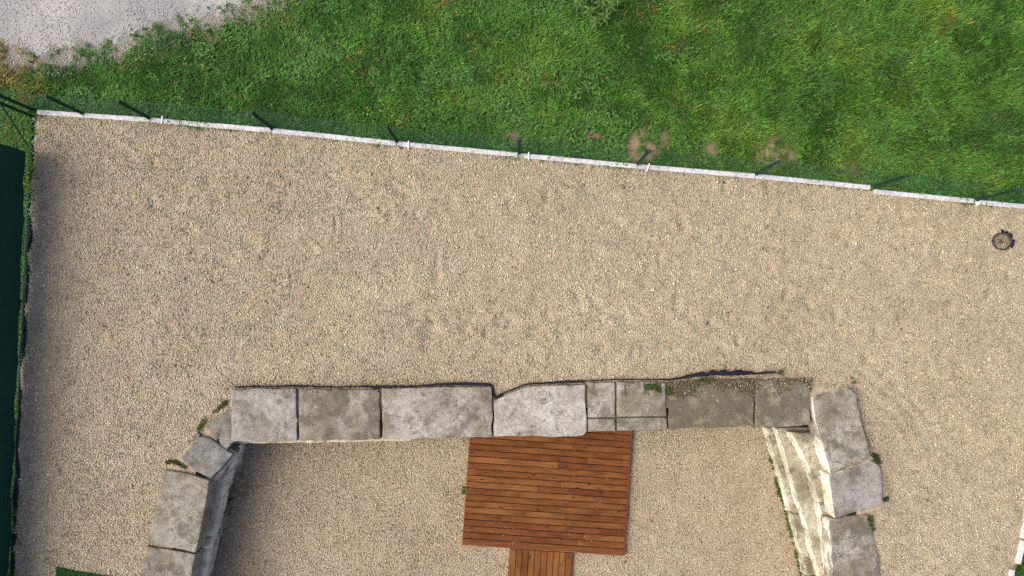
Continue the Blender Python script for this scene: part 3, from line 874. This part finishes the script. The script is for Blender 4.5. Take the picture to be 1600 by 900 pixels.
left = empty('stone_wall', (*P(290, 800, ZT), PIT), 'shaded limestone wall on the left side of the pit', 'wall')
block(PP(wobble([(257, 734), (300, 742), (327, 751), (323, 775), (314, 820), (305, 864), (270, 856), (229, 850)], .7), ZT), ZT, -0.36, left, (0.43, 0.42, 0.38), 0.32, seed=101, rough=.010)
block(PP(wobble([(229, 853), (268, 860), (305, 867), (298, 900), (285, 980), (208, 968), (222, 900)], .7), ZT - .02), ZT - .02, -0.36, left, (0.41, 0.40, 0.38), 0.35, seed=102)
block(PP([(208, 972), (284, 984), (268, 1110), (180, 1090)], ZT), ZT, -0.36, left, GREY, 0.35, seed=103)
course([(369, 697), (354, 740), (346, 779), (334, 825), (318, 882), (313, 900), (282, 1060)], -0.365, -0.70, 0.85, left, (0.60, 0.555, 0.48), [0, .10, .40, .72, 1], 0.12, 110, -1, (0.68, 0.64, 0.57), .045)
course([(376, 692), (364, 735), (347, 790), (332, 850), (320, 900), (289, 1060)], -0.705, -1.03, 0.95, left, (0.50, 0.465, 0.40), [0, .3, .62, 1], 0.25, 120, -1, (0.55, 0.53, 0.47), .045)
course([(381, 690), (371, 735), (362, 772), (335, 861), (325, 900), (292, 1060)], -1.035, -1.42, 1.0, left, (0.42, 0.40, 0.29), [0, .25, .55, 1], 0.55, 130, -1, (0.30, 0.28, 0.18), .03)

# two tumbled blocks in the left corner
zt = 0.055
block(PP(wobble([(320, 663), (338, 648), (360, 637), (372, 640), (372, 686), (347, 690), (326, 675)], 1.2), zt), zt, -0.36, None, (0.36, 0.35, 0.35), 0.35, seed=141, rough=.03, bev=.03, chunk=.06,
      name='fallen_stone', tilt=(.06, .08, 0))
o1 = bpy.data.objects['fallen_stone']; o1['label'] = 'small broken stone tucked against the left end of the long block row'; o1['category'] = 'stone'
o2 = block(PP(wobble([(278, 712), (305, 679), (326, 683), (358, 708), (322, 747), (297, 731)], 1.0), 0.10), 0.085, -0.34, None, (0.33, 0.33, 0.34), 0.22, seed=142, rough=.022, bev=.025, chunk=.03,
           name='fallen_stone', tilt=(.10, .14, 0))
lay = block(PP(wobble([(312, 716), (352, 696), (366, 706), (336, 750), (322, 752)], 1.0), -0.02), -0.03, -0.36, None, (0.22, 0.22, 0.23), 0.3, seed=143, rough=.015, bev=.02, chunk=.02, name='stone_layer', tilt=(.08, .16, 0))
lay.parent = o2; lay.matrix_parent_inverse = (Matrix.Translation(o2.location) @ o2.rotation_euler.to_matrix().to_4x4()).inverted()
o2['label'] = 'dark tilted stone wedged in the left corner of the walls'; o2['category'] = 'stone'

for (pl, zt_, lb, sd) in (
        ([(300, 683), (308, 676), (314, 681), (309, 690), (303, 691)], .08, 'small rubble chip on the upper edge of the dark tilted stone', 151),
        ([(344, 688), (355, 686), (362, 695), (356, 704), (346, 699)], .02, 'angular rubble piece between the two broken corner stones', 152),
        ([(330, 676), (339, 672), (345, 680), (338, 688), (331, 685)], .07, 'rubble chip lying on the small broken corner stone', 153)):
    o = block(PP(pl, zt_), zt_, zt_ - .13, None, (0.36, 0.35, 0.34), 0.35, seed=sd, rough=.018, bev=.015, chunk=.03, name='rubble_stone', tilt=(random.uniform(-.2, .2), random.uniform(-.2, .2), 0), step=.05)
    o['label'] = lb; o['category'] = 'stone'

# soil, moss crumbs and gravel strewn over the rear edge of the mossy right end of the row
n = 5200
px = rng.uniform(975, 1268, n); off_ = np.abs(rng.normal(0, 17, n)); py = 597 - np.clip((px - 1045) / 130, 0, 1) * 5 + off_
keep = (fbm(px, py, 22, 2, 3) + 0.5 > 0.30 + off_ / 70) & (py < 655)
px, py = px[keep], py[keep]; n = len(px)
q = np.array([P(a, b, ZT) for a, b in zip(px, py)])
colr = np.array([(.10, .075, .045), (.16, .12, .075), (.07, .09, .025), (.38, .32, .24), (.10, .12, .03)])[rng.choice(5, n, p=[.34, .26, .18, .12, .10])] * rng.uniform(.7, 1.3, (n, 1))
o = scatter_stones('soil_crumbs', q[:, 0], q[:, 1], np.full(n, ZT + .004), np.clip(rng.lognormal(-4.6, .35, n), .005, .022), colr, flat=.6)
tochild(o, back)
n = 300
tt = rng.random(n); px = np.where(rng.random(n) < .5, 361 + tt * 410, 600 + tt * 320); py = np.interp(px, [361, 600, 770, 840, 920], [608, 609, 607, 604, 600]) + np.abs(rng.normal(0, 3.5, n))
keep = ~((px > 768) & (px < 835)); px, py = px[keep], py[keep]; n = len(px)
q = np.array([P(a, b, ZT) for a, b in zip(px, py)])
o = scatter_stones('soil_crumbs', q[:, 0], q[:, 1], np.full(n, ZT + .006), rng.uniform(.006, .014, n), gravel_cols(n) * rng.uniform(.35, .9, (n, 1)), flat=.6)
tochild(o, back)

# black liner showing between the gravel and the back wall
def zl(s): return 0.075 + 0.03 * (vn(s * 4, s * 0 + 2) - .5)
ribbon('pond_liner', [P(366, 605.5, .08), P(480, 605, .08), P(590, 606, .08), P(700, 602.5, .08), P(766, 602.5, .08), P(772, 622, .08), P(790, 614, .08), P(815, 604, .08), P(835, 600, .08), P(915, 597.5, .08)],
       -0.08, zl, lambda s: 0.018 + 0.035 * vn(s * 1.7, s * 0 + 1) * (0.3 + vn(s * .6, s * 0 + 9)), M_LINER, 'thin black liner edge behind the left half of the long block row', 'liner')
ribbon('pond_liner', [P(918, 595.5, .09), P(980, 594, .09), P(1045, 594.5, .09), P(1080, 589.5, .09), P(1120, 587, .09), P(1165, 586, .09), P(1212, 583, .09)],
       -0.08, lambda s: 0.09 + 0.03 * (vn(s * 6, s * 0 + 2) - .5),
       lambda s: 0.02 + 0.10 * np.exp(-((s - 2.75) / 0.75) ** 2) * (0.4 + 0.9 * vn(s * 9, s * 0 + 4)), M_LINER, 'torn black liner folded up behind the mossy right end of the block row', 'liner')

# ------------------------------------------------------------------ timber deck and boardwalk
ZD = PIT + 0.135
def board(L, W, T, loc, rz, col, parent):
    bm = bmesh.new()
    add_box(bm, (0, 0, 0), (L, W, T), 0, 0.004)
    o = bm_obj('board', bm, M_WOOD, loc); o.rotation_euler = (random.uniform(-.004, .004), 0, rz)
    o.color = (*col, 1)
    finish(o); tochild(o, parent)
    return o
WOODS = [(0.186, 0.074, 0.024), (0.172, 0.066, 0.022), (0.196, 0.084, 0.028), (0.154, 0.055, 0.020), (0.180, 0.071, 0.023)]
bl = np.array(P(723, 851, ZD)); br = np.array(P(974.5, 868, ZD))
u = (br - bl); DW = np.hypot(*u); u /= DW; vv = np.array([-u[1], u[0]]); da = math.atan2(u[1], u[0])
deck = empty('timber_deck', (*((bl + br) / 2), PIT), 'square platform of reddish brown planks below the long block row', 'deck')
rowp = 0.1375; ROWS = 20
for i in range(ROWS):
    y0 = (i + .5) * rowp
    cuts = [0.0, DW]
    if random.random() < .8: cuts = [0.0, random.uniform(.22, .78) * DW, DW]
    cidx = random.randrange(5)
    for k in range(len(cuts) - 1):
        a, b = cuts[k] + (.0015 if k else .0), cuts[k + 1] - (.0015 if k < len(cuts) - 2 else 0)
        c = bl + u * (a + b) / 2 + vv * y0
        colr = np.array(WOODS[(cidx + k * random.choice((0, 1, 1))) % 5]) * random.uniform(.84, .98)
        board(b - a, rowp - 0.014, 0.028, (*c, ZD - .014 + random.uniform(-.0015, .0015)), da, colr, deck)
DH = ROWS * rowp
for (c, s) in ((bl + u * (-.011) + vv * DH / 2, (0.02, DH, 0.12)), (bl + u * (DW + .011) + vv * DH / 2, (0.02, DH, 0.12)),
               (bl + u * DW / 2 + vv * (-.008), (DW + .04, 0.02, 0.10))):
    bm = bmesh.new(); add_box(bm, (0, 0, 0), s, 0, .003)
    o = bm_obj('fascia', bm, M_FRAME, (*c, ZD - .072)); o.rotation_euler = (0, 0, da); finish(o); tochild(o, deck)
for k in range(7):
    bm = bmesh.new(); add_box(bm, (0, 0, 0), (0.045, DH - .05, 0.09), 0, .002)
    c = bl + u * (.1 + k * (DW - .2) / 6) + vv * (DH / 2 + .02)
    o = bm_obj('joist', bm, M_FRAME, (*c, ZD - .028 - .047)); o.rotation_euler = (0, 0, da); finish(o); tochild(o, deck)

ZW = PIT + 0.105
wl = np.array(P(797.5, 857.5, ZW)); wr = np.array(P(894.5, 864, ZW)); we = np.array(P(794, 905, ZW))
wu = wr - wl; WW = np.hypot(*wu); wu /= WW
wd = we - wl; wd /= np.hypot(*wd); wa = math.atan2(wd[1], wd[0])
walk = empty('boardwalk', (*((wl + wr) / 2), PIT), 'narrow walkway of lengthwise planks leading down from the square deck', 'boardwalk')
for i in range(10):
    p0 = wl + wu * (i + .5) * WW / 10
    p0 = p0 - wd * 0.0
    colr = np.array(WOODS[random.randrange(5)]) * random.uniform(.95, 1.25) * np.array([0.92, 1.0, 0.95])
    c = p0 + wd * 1.5
    board(3.0 - .01, WW / 10 - .012, 0.028, (*c, ZW - .014), wa, colr, walk)
for s in (-1, 1):
    q = (wl if s < 0 else wr) + wu * s * .006 + wd * 1.5
    bm = bmesh.new(); add_box(bm, (0, 0, 0), (3.0, .022, .09), 0, .002)
    o = bm_obj('fascia', bm, M_FRAME, (*q, ZW - .064)); o.rotation_euler = (0, 0, wa); finish(o); tochild(o, walk)

# grit trodden onto the planks
n = 60
a_ = rng.uniform(0, DW, n); b_ = np.abs(rng.normal(0, .8, n)) % DH
q = bl[None] + u[None] * a_[:, None] + vv[None] * b_[:, None]
scatter_stones('loose_grit', q[:, 0], q[:, 1], np.full(n, ZD + .006), rng.uniform(.005, .013, n), gravel_cols(n) * 1.1, flat=.7)

# ------------------------------------------------------------------ small plants
def tuft(name, label, cat, spots, z, L=(0.025, 0.07), W=(.004, .009), per=55, cols=GREENS, spread=0.036, group=None, bright=1.0):
    X = []; Y = []
    dense = []
    for i, (px, py, k) in enumerate(spots):
        dense.append((px, py, k))
        if name == 'weed_tuft' and i + 1 < len(spots):
            qx, qy, qk = spots[i + 1]; dense.append(((px + qx) / 2, (py + qy) / 2, (k + qk) / 2))
    for (px, py, k) in dense:
        c = P(px, py, z); n = int(per * k)
        X.append(c[0] + np.clip(rng.normal(0, 1, n), -1.5, 1.5) * spread * k ** .5); Y.append(c[1] + np.clip(rng.normal(0, 1, n), -1.5, 1.5) * spread * k ** .5 * .7)
    X = np.concatenate(X); Y = np.concatenate(Y); n = len(X)
    c0 = np.array([X.mean(), Y.mean()])
    v, f, t = blades(X - c0[0], Y - c0[1], np.zeros(n), rng.uniform(0, 6.28, n), rng.uniform(*L, n), rng.uniform(*W, n), rng.uniform(.2, 1.2, n),
                     cols[rng.choice(len(cols), n)] * rng.uniform(.7, 1.3, (n, 1)) * bright, make=False)
    o = obj_np(name, v, f, M_LEAF, None, label, cat, group, None, False, t)
    o.location = (*c0, z)
    return o
MOSSY = np.array([(0.04, 0.085, 0.013), (0.06, 0.12, 0.016), (0.09, 0.11, 0.025), (0.06, 0.07, 0.02)])
tuft('weed_tuft', 'green weeds growing on the block with the cut cross', 'weeds', [(1012, 604, 2), (1025, 602, 1.5), (1030, 610, .8)], ZT, cols=MOSSY)
tuft('weed_tuft', 'small round weed in the joint right of the cross cut block', 'weeds', [(1045, 608, 1.6), (1047, 615, .8)], ZT, cols=MOSSY)
tuft('weed_tuft', 'thin weeds beside the black liner on the brown mossy block', 'weeds', [(1097, 594, 1.2), (1110, 593, .8)], ZT, cols=MOSSY)
tuft('weed_tuft', 'bright weed at the right end of the torn liner', 'weeds', [(1219, 582, 1.3)], 0.05, cols=MOSSY * 1.2)
tuft('weed_tuft', 'mossy weeds left of the first block of the long row', 'weeds', [(353, 628, .8), (348, 634, .7), (342, 639, .6), (336, 643, .4)], 0.02, cols=MOSSY)
tuft('weed_tuft', 'yellowish moss beside the small broken corner stone', 'weeds', [(321, 657, .6), (315, 663, .7), (311, 671, .5)], 0.02, cols=MOSSY * np.array([1.5, 1.1, 1]))
tuft('weed_tuft', 'dark weeds between the tilted stone and the left wall', 'weeds', [(262, 722, .6), (270, 720, .9), (279, 724, .9), (288, 729, .7)], 0.0, cols=MOSSY * .8)
tuft('weed_tuft', 'dark weed at the outer joint of the two upper right wall blocks', 'weeds', [(1367, 712, 1.4), (1372, 722, .7)], 0.03, cols=MOSSY * .5)
tuft('weed_tuft', 'dark weed at the outer corner of the grey right wall block', 'weeds', [(1384, 780, 1.0)], 0.03, cols=MOSSY * .5)
tuft('weed_tuft', 'grassy weed at the outer edge of the lowest right wall block', 'weeds', [(1358, 808, .8), (1361, 818, .8), (1364, 828, .5)], 0.05, cols=MOSSY)
tuft('weed_tuft', 'faint yellow weeds in the gravel beyond the top right wall block', 'weeds', [(1330, 590, .7), (1333, 597, .6)], 0.0, cols=MOSSY * 1.3, per=30)
tuft('weed_tuft', 'small green weed against the left side of the timber deck', 'weeds', [(726, 762, .9), (725, 770, .7)], PIT, cols=MOSSY * 1.3, per=40)
tuft('weed_tuft', 'weed in the gravel just below the concrete edging, mid row', 'weeds', [(845, 251, .8)], 0.0, cols=GREENS, per=40)
tuft('weed_tuft', 'weed in the gravel below the second white clip of the edging', 'weeds', [(627, 231, .5)], 0.0, cols=GREENS, per=40)
tuft('weed_tuft', 'small weed in the joint between the second and third blocks', 'weeds', [(588, 608, .7)], ZT - .04, cols=MOSSY, per=50)
tuft('weed_tuft', 'weed in the notch of the pale chipped block', 'weeds', [(776, 622, .7), (783, 618, .4)], 0.02, cols=MOSSY * .7, per=50)
tuft('weed_tuft', 'tiny weed above the pale chipped block', 'weeds', [(882, 598, .6)], 0.05, cols=MOSSY, per=40)
# moss along the foot of the right wall
spots = [(1196 + t * 56, 680 + t * 220, (.8 if .15 < t < .45 else .22) * random.random() ** .7) for t in np.linspace(0, 1, 40)]
tuft('moss', 'bright green moss strip along the foot of the right wall', 'moss', [s for s in spots if rng.random() < .9], PIT + .01, L=(.03, .08), W=(.006, .012), per=130, spread=.04, cols=np.array([(0.04, 0.13, 0.012), (0.06, 0.16, 0.02), (0.12, 0.17, 0.03)]))

# broad leaved plant in the lawn
def leaf_mesh(L, W, droop):
    n = 6; V = []; F = []
    for i in range(n + 1):
        t = i / n
        w = W * math.sin(math.pi * min(1, t * .93 + .07)) ** .8 * (1 - .25 * t)
        if i == n: w = .002
        xx = L * t; zz = L * (.55 * t - droop * t * t)
        V += [(xx, -w, zz + w * .35), (xx, 0, zz), (xx, w, zz + w * .35)]
    for i in range(n):
        a = 3 * i
        F += [(a, a + 1, a + 4, a + 3), (a + 1, a + 2, a + 5, a + 4)]
    return V, F
def make_leafmat():
    m, nt, b = mat_new('broad_leaf', 0.75, 0.1)
    oi = N(nt, 'ShaderNodeObjectInfo')
    n = noise_n(nt, pos(nt), 30, 3)
    r = ramp(nt, n.outputs[0], [(.3, .75), (.7, 1.2)])
    nt.links.new(mix(nt, 1.0, oi.outputs['Color'], r.outputs[0], 'MULTIPLY'), b.inputs['Base Color'])
    return m
M_BROAD = make_leafmat()
LM = [mesh_np('leaf', *leaf_mesh(L, W, d), M_BROAD, True) for L, W, d in ((.20, .030, .6), (.16, .026, .45), (.24, .034, .7))]
pc = P(928, 14, 0.15)
plant = empty('leafy_plant', (*pc, -.03), 'pale green broad leaved plant standing in the lawn at the top edge', 'plant')
bm = bmesh.new()
stems = [P(a, b, .2) for a, b in ((905, 5), (922, 18), (932, 34), (940, 8), (955, 12), (930, -4), (915, -2), (945, 28), (962, 2))]
for s in stems: add_bar(bm, (0, 0, 0), (s[0] - pc[0], s[1] - pc[1], .28), .006, 5)
o = bm_obj('stem', bm, M_FRAME); finish(o, plant); o.active_material = M_BROAD; o.color = (.07, .12, .04, 1)
for s in stems:
    n = 13; a0 = random.uniform(0, 6.28)
    for k in range(n):
        o = bpy.data.objects.new('leaf', LM[random.randrange(3)])
        o.location = (s[0] - pc[0], s[1] - pc[1], .16 + .018 * k + random.uniform(-.02, .02))
        o.rotation_euler = (random.uniform(-.3, .3), random.uniform(-.25, .35), a0 + k * 2.4)
        sc = random.uniform(.5, .9); o.scale = (sc, sc, sc)
        g = random.uniform(.7, 1.25); o.color = (.085 * g, .15 * g, .034 * g, 1)
        finish(o, plant)
# fallen leaf on the lawn
o = bpy.data.objects.new('fallen_leaf', LM[0]); o.location = (*P(1460, 66, .1), .07); o.rotation_euler = (.1, .35, .45); o.scale = (.95, 1.1, .6)
o.color = (.20, .32, .09, 1)
finish(o, None, 'single pale leaf lying on the grass near the top right', 'leaf')
# yellow wildflower
fc = P(577, 175, .05)
fl = empty('wildflower', (*fc, -.03), 'small yellow wildflowers in the grass just behind the fence', 'flower')
n = 90
v, f, t = blades(rng.normal(0, .09, n), rng.normal(0, .09, n), np.zeros(n), rng.uniform(0, 6.28, n), rng.uniform(.1, .2, n), rng.uniform(.005, .010, n), rng.uniform(.1, .8, n),
                 np.array([(.10, .20, .03)]) * rng.uniform(.7, 1.3, (n, 1)), make=False)
obj_np('foliage', v, f, M_LEAF, fl, tint=t)
bm = bmesh.new()
for k in range(6):
    a = k * math.pi / 3
    vs = [bm.verts.new(q) for q in ((0, 0, 0), (math.cos(a - .4) * .014, math.sin(a - .4) * .014, .004), (math.cos(a) * .022, math.sin(a) * .022, .002), (math.cos(a + .4) * .014, math.sin(a + .4) * .014, .004))]
    bm.faces.new(vs)
fo = bm_obj('flower_head', bm, M_YELLOW); fme = fo.data; bpy.data.objects.remove(fo)
for (px, py) in ((573, 168), (575, 172), (593, 172), (583, 189), (574, 178)):
    q = P(px, py, .2); o = bpy.data.objects.new('flower_head', fme)
    o.scale = (.7, .7, .7); o.location = (q[0] - fc[0], q[1] - fc[1], .21); o.rotation_euler = (random.uniform(-.3, .3), random.uniform(-.3, .3), random.random())
    finish(o, fl)

# ------------------------------------------------------------------ round pipe mouth in the gravel, right edge
pc = P(1567, 377, .05)
pipe = empty('drain_pipe', (*pc, 0), 'round black pipe mouth with torn rim, filled with gravel, near the right edge', 'drain')
bm = bmesh.new()
nseg = 40; prof = [(.195, -.15), (.198, .035), (.19, .05), (.174, .048), (.168, .03), (.165, -.15)]
ring = []
for i in range(nseg):
    a = 2 * math.pi * i / nseg; w = 1 + .05 * mnoise.noise(Vector((math.cos(a) * 2, math.sin(a) * 2, 3))); zz = .02 * mnoise.noise(Vector((math.cos(a) * 1.5, math.sin(a) * 1.5, 8)))
    ring.append([bm.verts.new((r * w * math.cos(a), r * w * .93 * math.sin(a), z + (zz if z > 0 else 0))) for r, z in prof])
for i in range(nseg):
    A, Bq = ring[i], ring[(i + 1) % nseg]
    for k in range(len(prof) - 1): bm.faces.new((A[k], Bq[k], Bq[k + 1], A[k + 1]))
o = bm_obj('rim', bm, M_RIM, smooth_angle=.8); finish(o, pipe)
n = 400
rr = .162 * np.sqrt(rng.random(n)); aa = rng.uniform(0, 6.28, n)
colr = gravel_cols(n) * np.array([.55, .52, .48]); colr[rr < .06] *= np.array([.5, .43, .4])
scatter_stones('stone_fill', rr * np.cos(aa), rr * np.sin(aa), .0 + .02 * rng.random(n), rng.uniform(.012, .022, n), colr, pipe)
for k in range(7):
    a = R(-35 + k * 20 + random.uniform(-6, 6)); bm = bmesh.new()
    L = random.uniform(.06, .11)
    pts = [(0, -.03), (L * .5, -.035 + random.uniform(-.01, .01)), (L, -.012 + random.uniform(-.015, .015)), (L * .8, .012), (L * .55, .03), (0, .035)]
    t_ = [bm.verts.new((p[0], p[1], .012 - p[0] * .45 + random.uniform(0, .008))) for p in pts]; b_ = [bm.verts.new((v.co.x, v.co.y, v.co.z - .006)) for v in t_]
    bm.faces.new(t_); bm.faces.new(b_[::-1])
    for i in range(6): bm.faces.new((t_[i], b_[i], b_[(i + 1) % 6], t_[(i + 1) % 6]))
    o = bm_obj('torn_flap', bm, M_LINER, (.185 * math.cos(a), .175 * math.sin(a), .045)); o.rotation_euler = (0, 0, a); finish(o, pipe)

# ------------------------------------------------------------------ turf mat, lower left
tm = PP([(88, 886.5), (120, 893), (150, 898), (205, 908), (200, 990), (84, 985)], .04)
c = tm.mean(0)
mat_ = empty('turf_mat', (*c, 0), 'corner of a green turf mat lying on the gravel at the lower left', 'mat')
bm = bmesh.new()
t_ = [bm.verts.new((*(p - c), .045)) for p in tm]; b_ = [bm.verts.new((*(p - c), -.03)) for p in tm]
bm.faces.new(t_); bm.faces.new(b_[::-1])
for i in range(len(t_)): bm.faces.new((t_[i], b_[i], b_[(i + 1) % len(t_)], t_[(i + 1) % len(t_)]))
o = bm_obj('backing', bm, M_TURF); finish(o, mat_)
x, y = jgrid(tm[:, 0].min(), tm[:, 0].max(), tm[:, 1].min(), tm[:, 1].max(), .014)
m = inside(tm, x, y); x, y = x[m] - c[0], y[m] - c[1]; n = len(x)
v, f, t = blades(x, y, np.full(n, .044), rng.uniform(0, 6.28, n), rng.uniform(.02, .04, n), rng.uniform(.004, .006, n), rng.uniform(.2, .9, n),
                 np.array([(.035, .15, .02)]) * rng.uniform(.6, 1.3, (n, 1)), make=False)
obj_np('pile', v, f, M_LEAF, mat_, kind='stuff', tint=t)

# ------------------------------------------------------------------ litter on the gravel (stuff)
sp = [(1140, 487), (1137, 492), (475, 445), (480, 449), (1190, 550), (1197, 547), (795, 503), (728, 462), (785, 455), (590, 325), (1500, 590), (1566, 667), (1558, 764), (402, 218), (570, 243), (1260, 268), (1345, 348), (1355, 368), (1412, 388),
      (1298, 418), (1514, 320), (940, 505), (1105, 505), (905, 640 - 150), (1435, 412), (250, 505), (165, 510), (330, 440), (545, 495), (1085, 493), (1225, 498)]
X = []; Y = []
for a, b in sp:
    q = P(a, b); k = random.choice((2, 3, 4))
    X += [q[0] + random.gauss(0, .025) for _ in range(k)]; Y += [q[1] + random.gauss(0, .02) for _ in range(k)]
X = np.array(X); Y = np.array(Y); n = len(X)
scatter_stones('leaf_litter', X, Y, hg(X, Y) + .025, rng.uniform(.009, .018, n), np.array([(.06, .048, .04)]) * rng.uniform(.6, 1.8, (n, 1)), flat=.5)
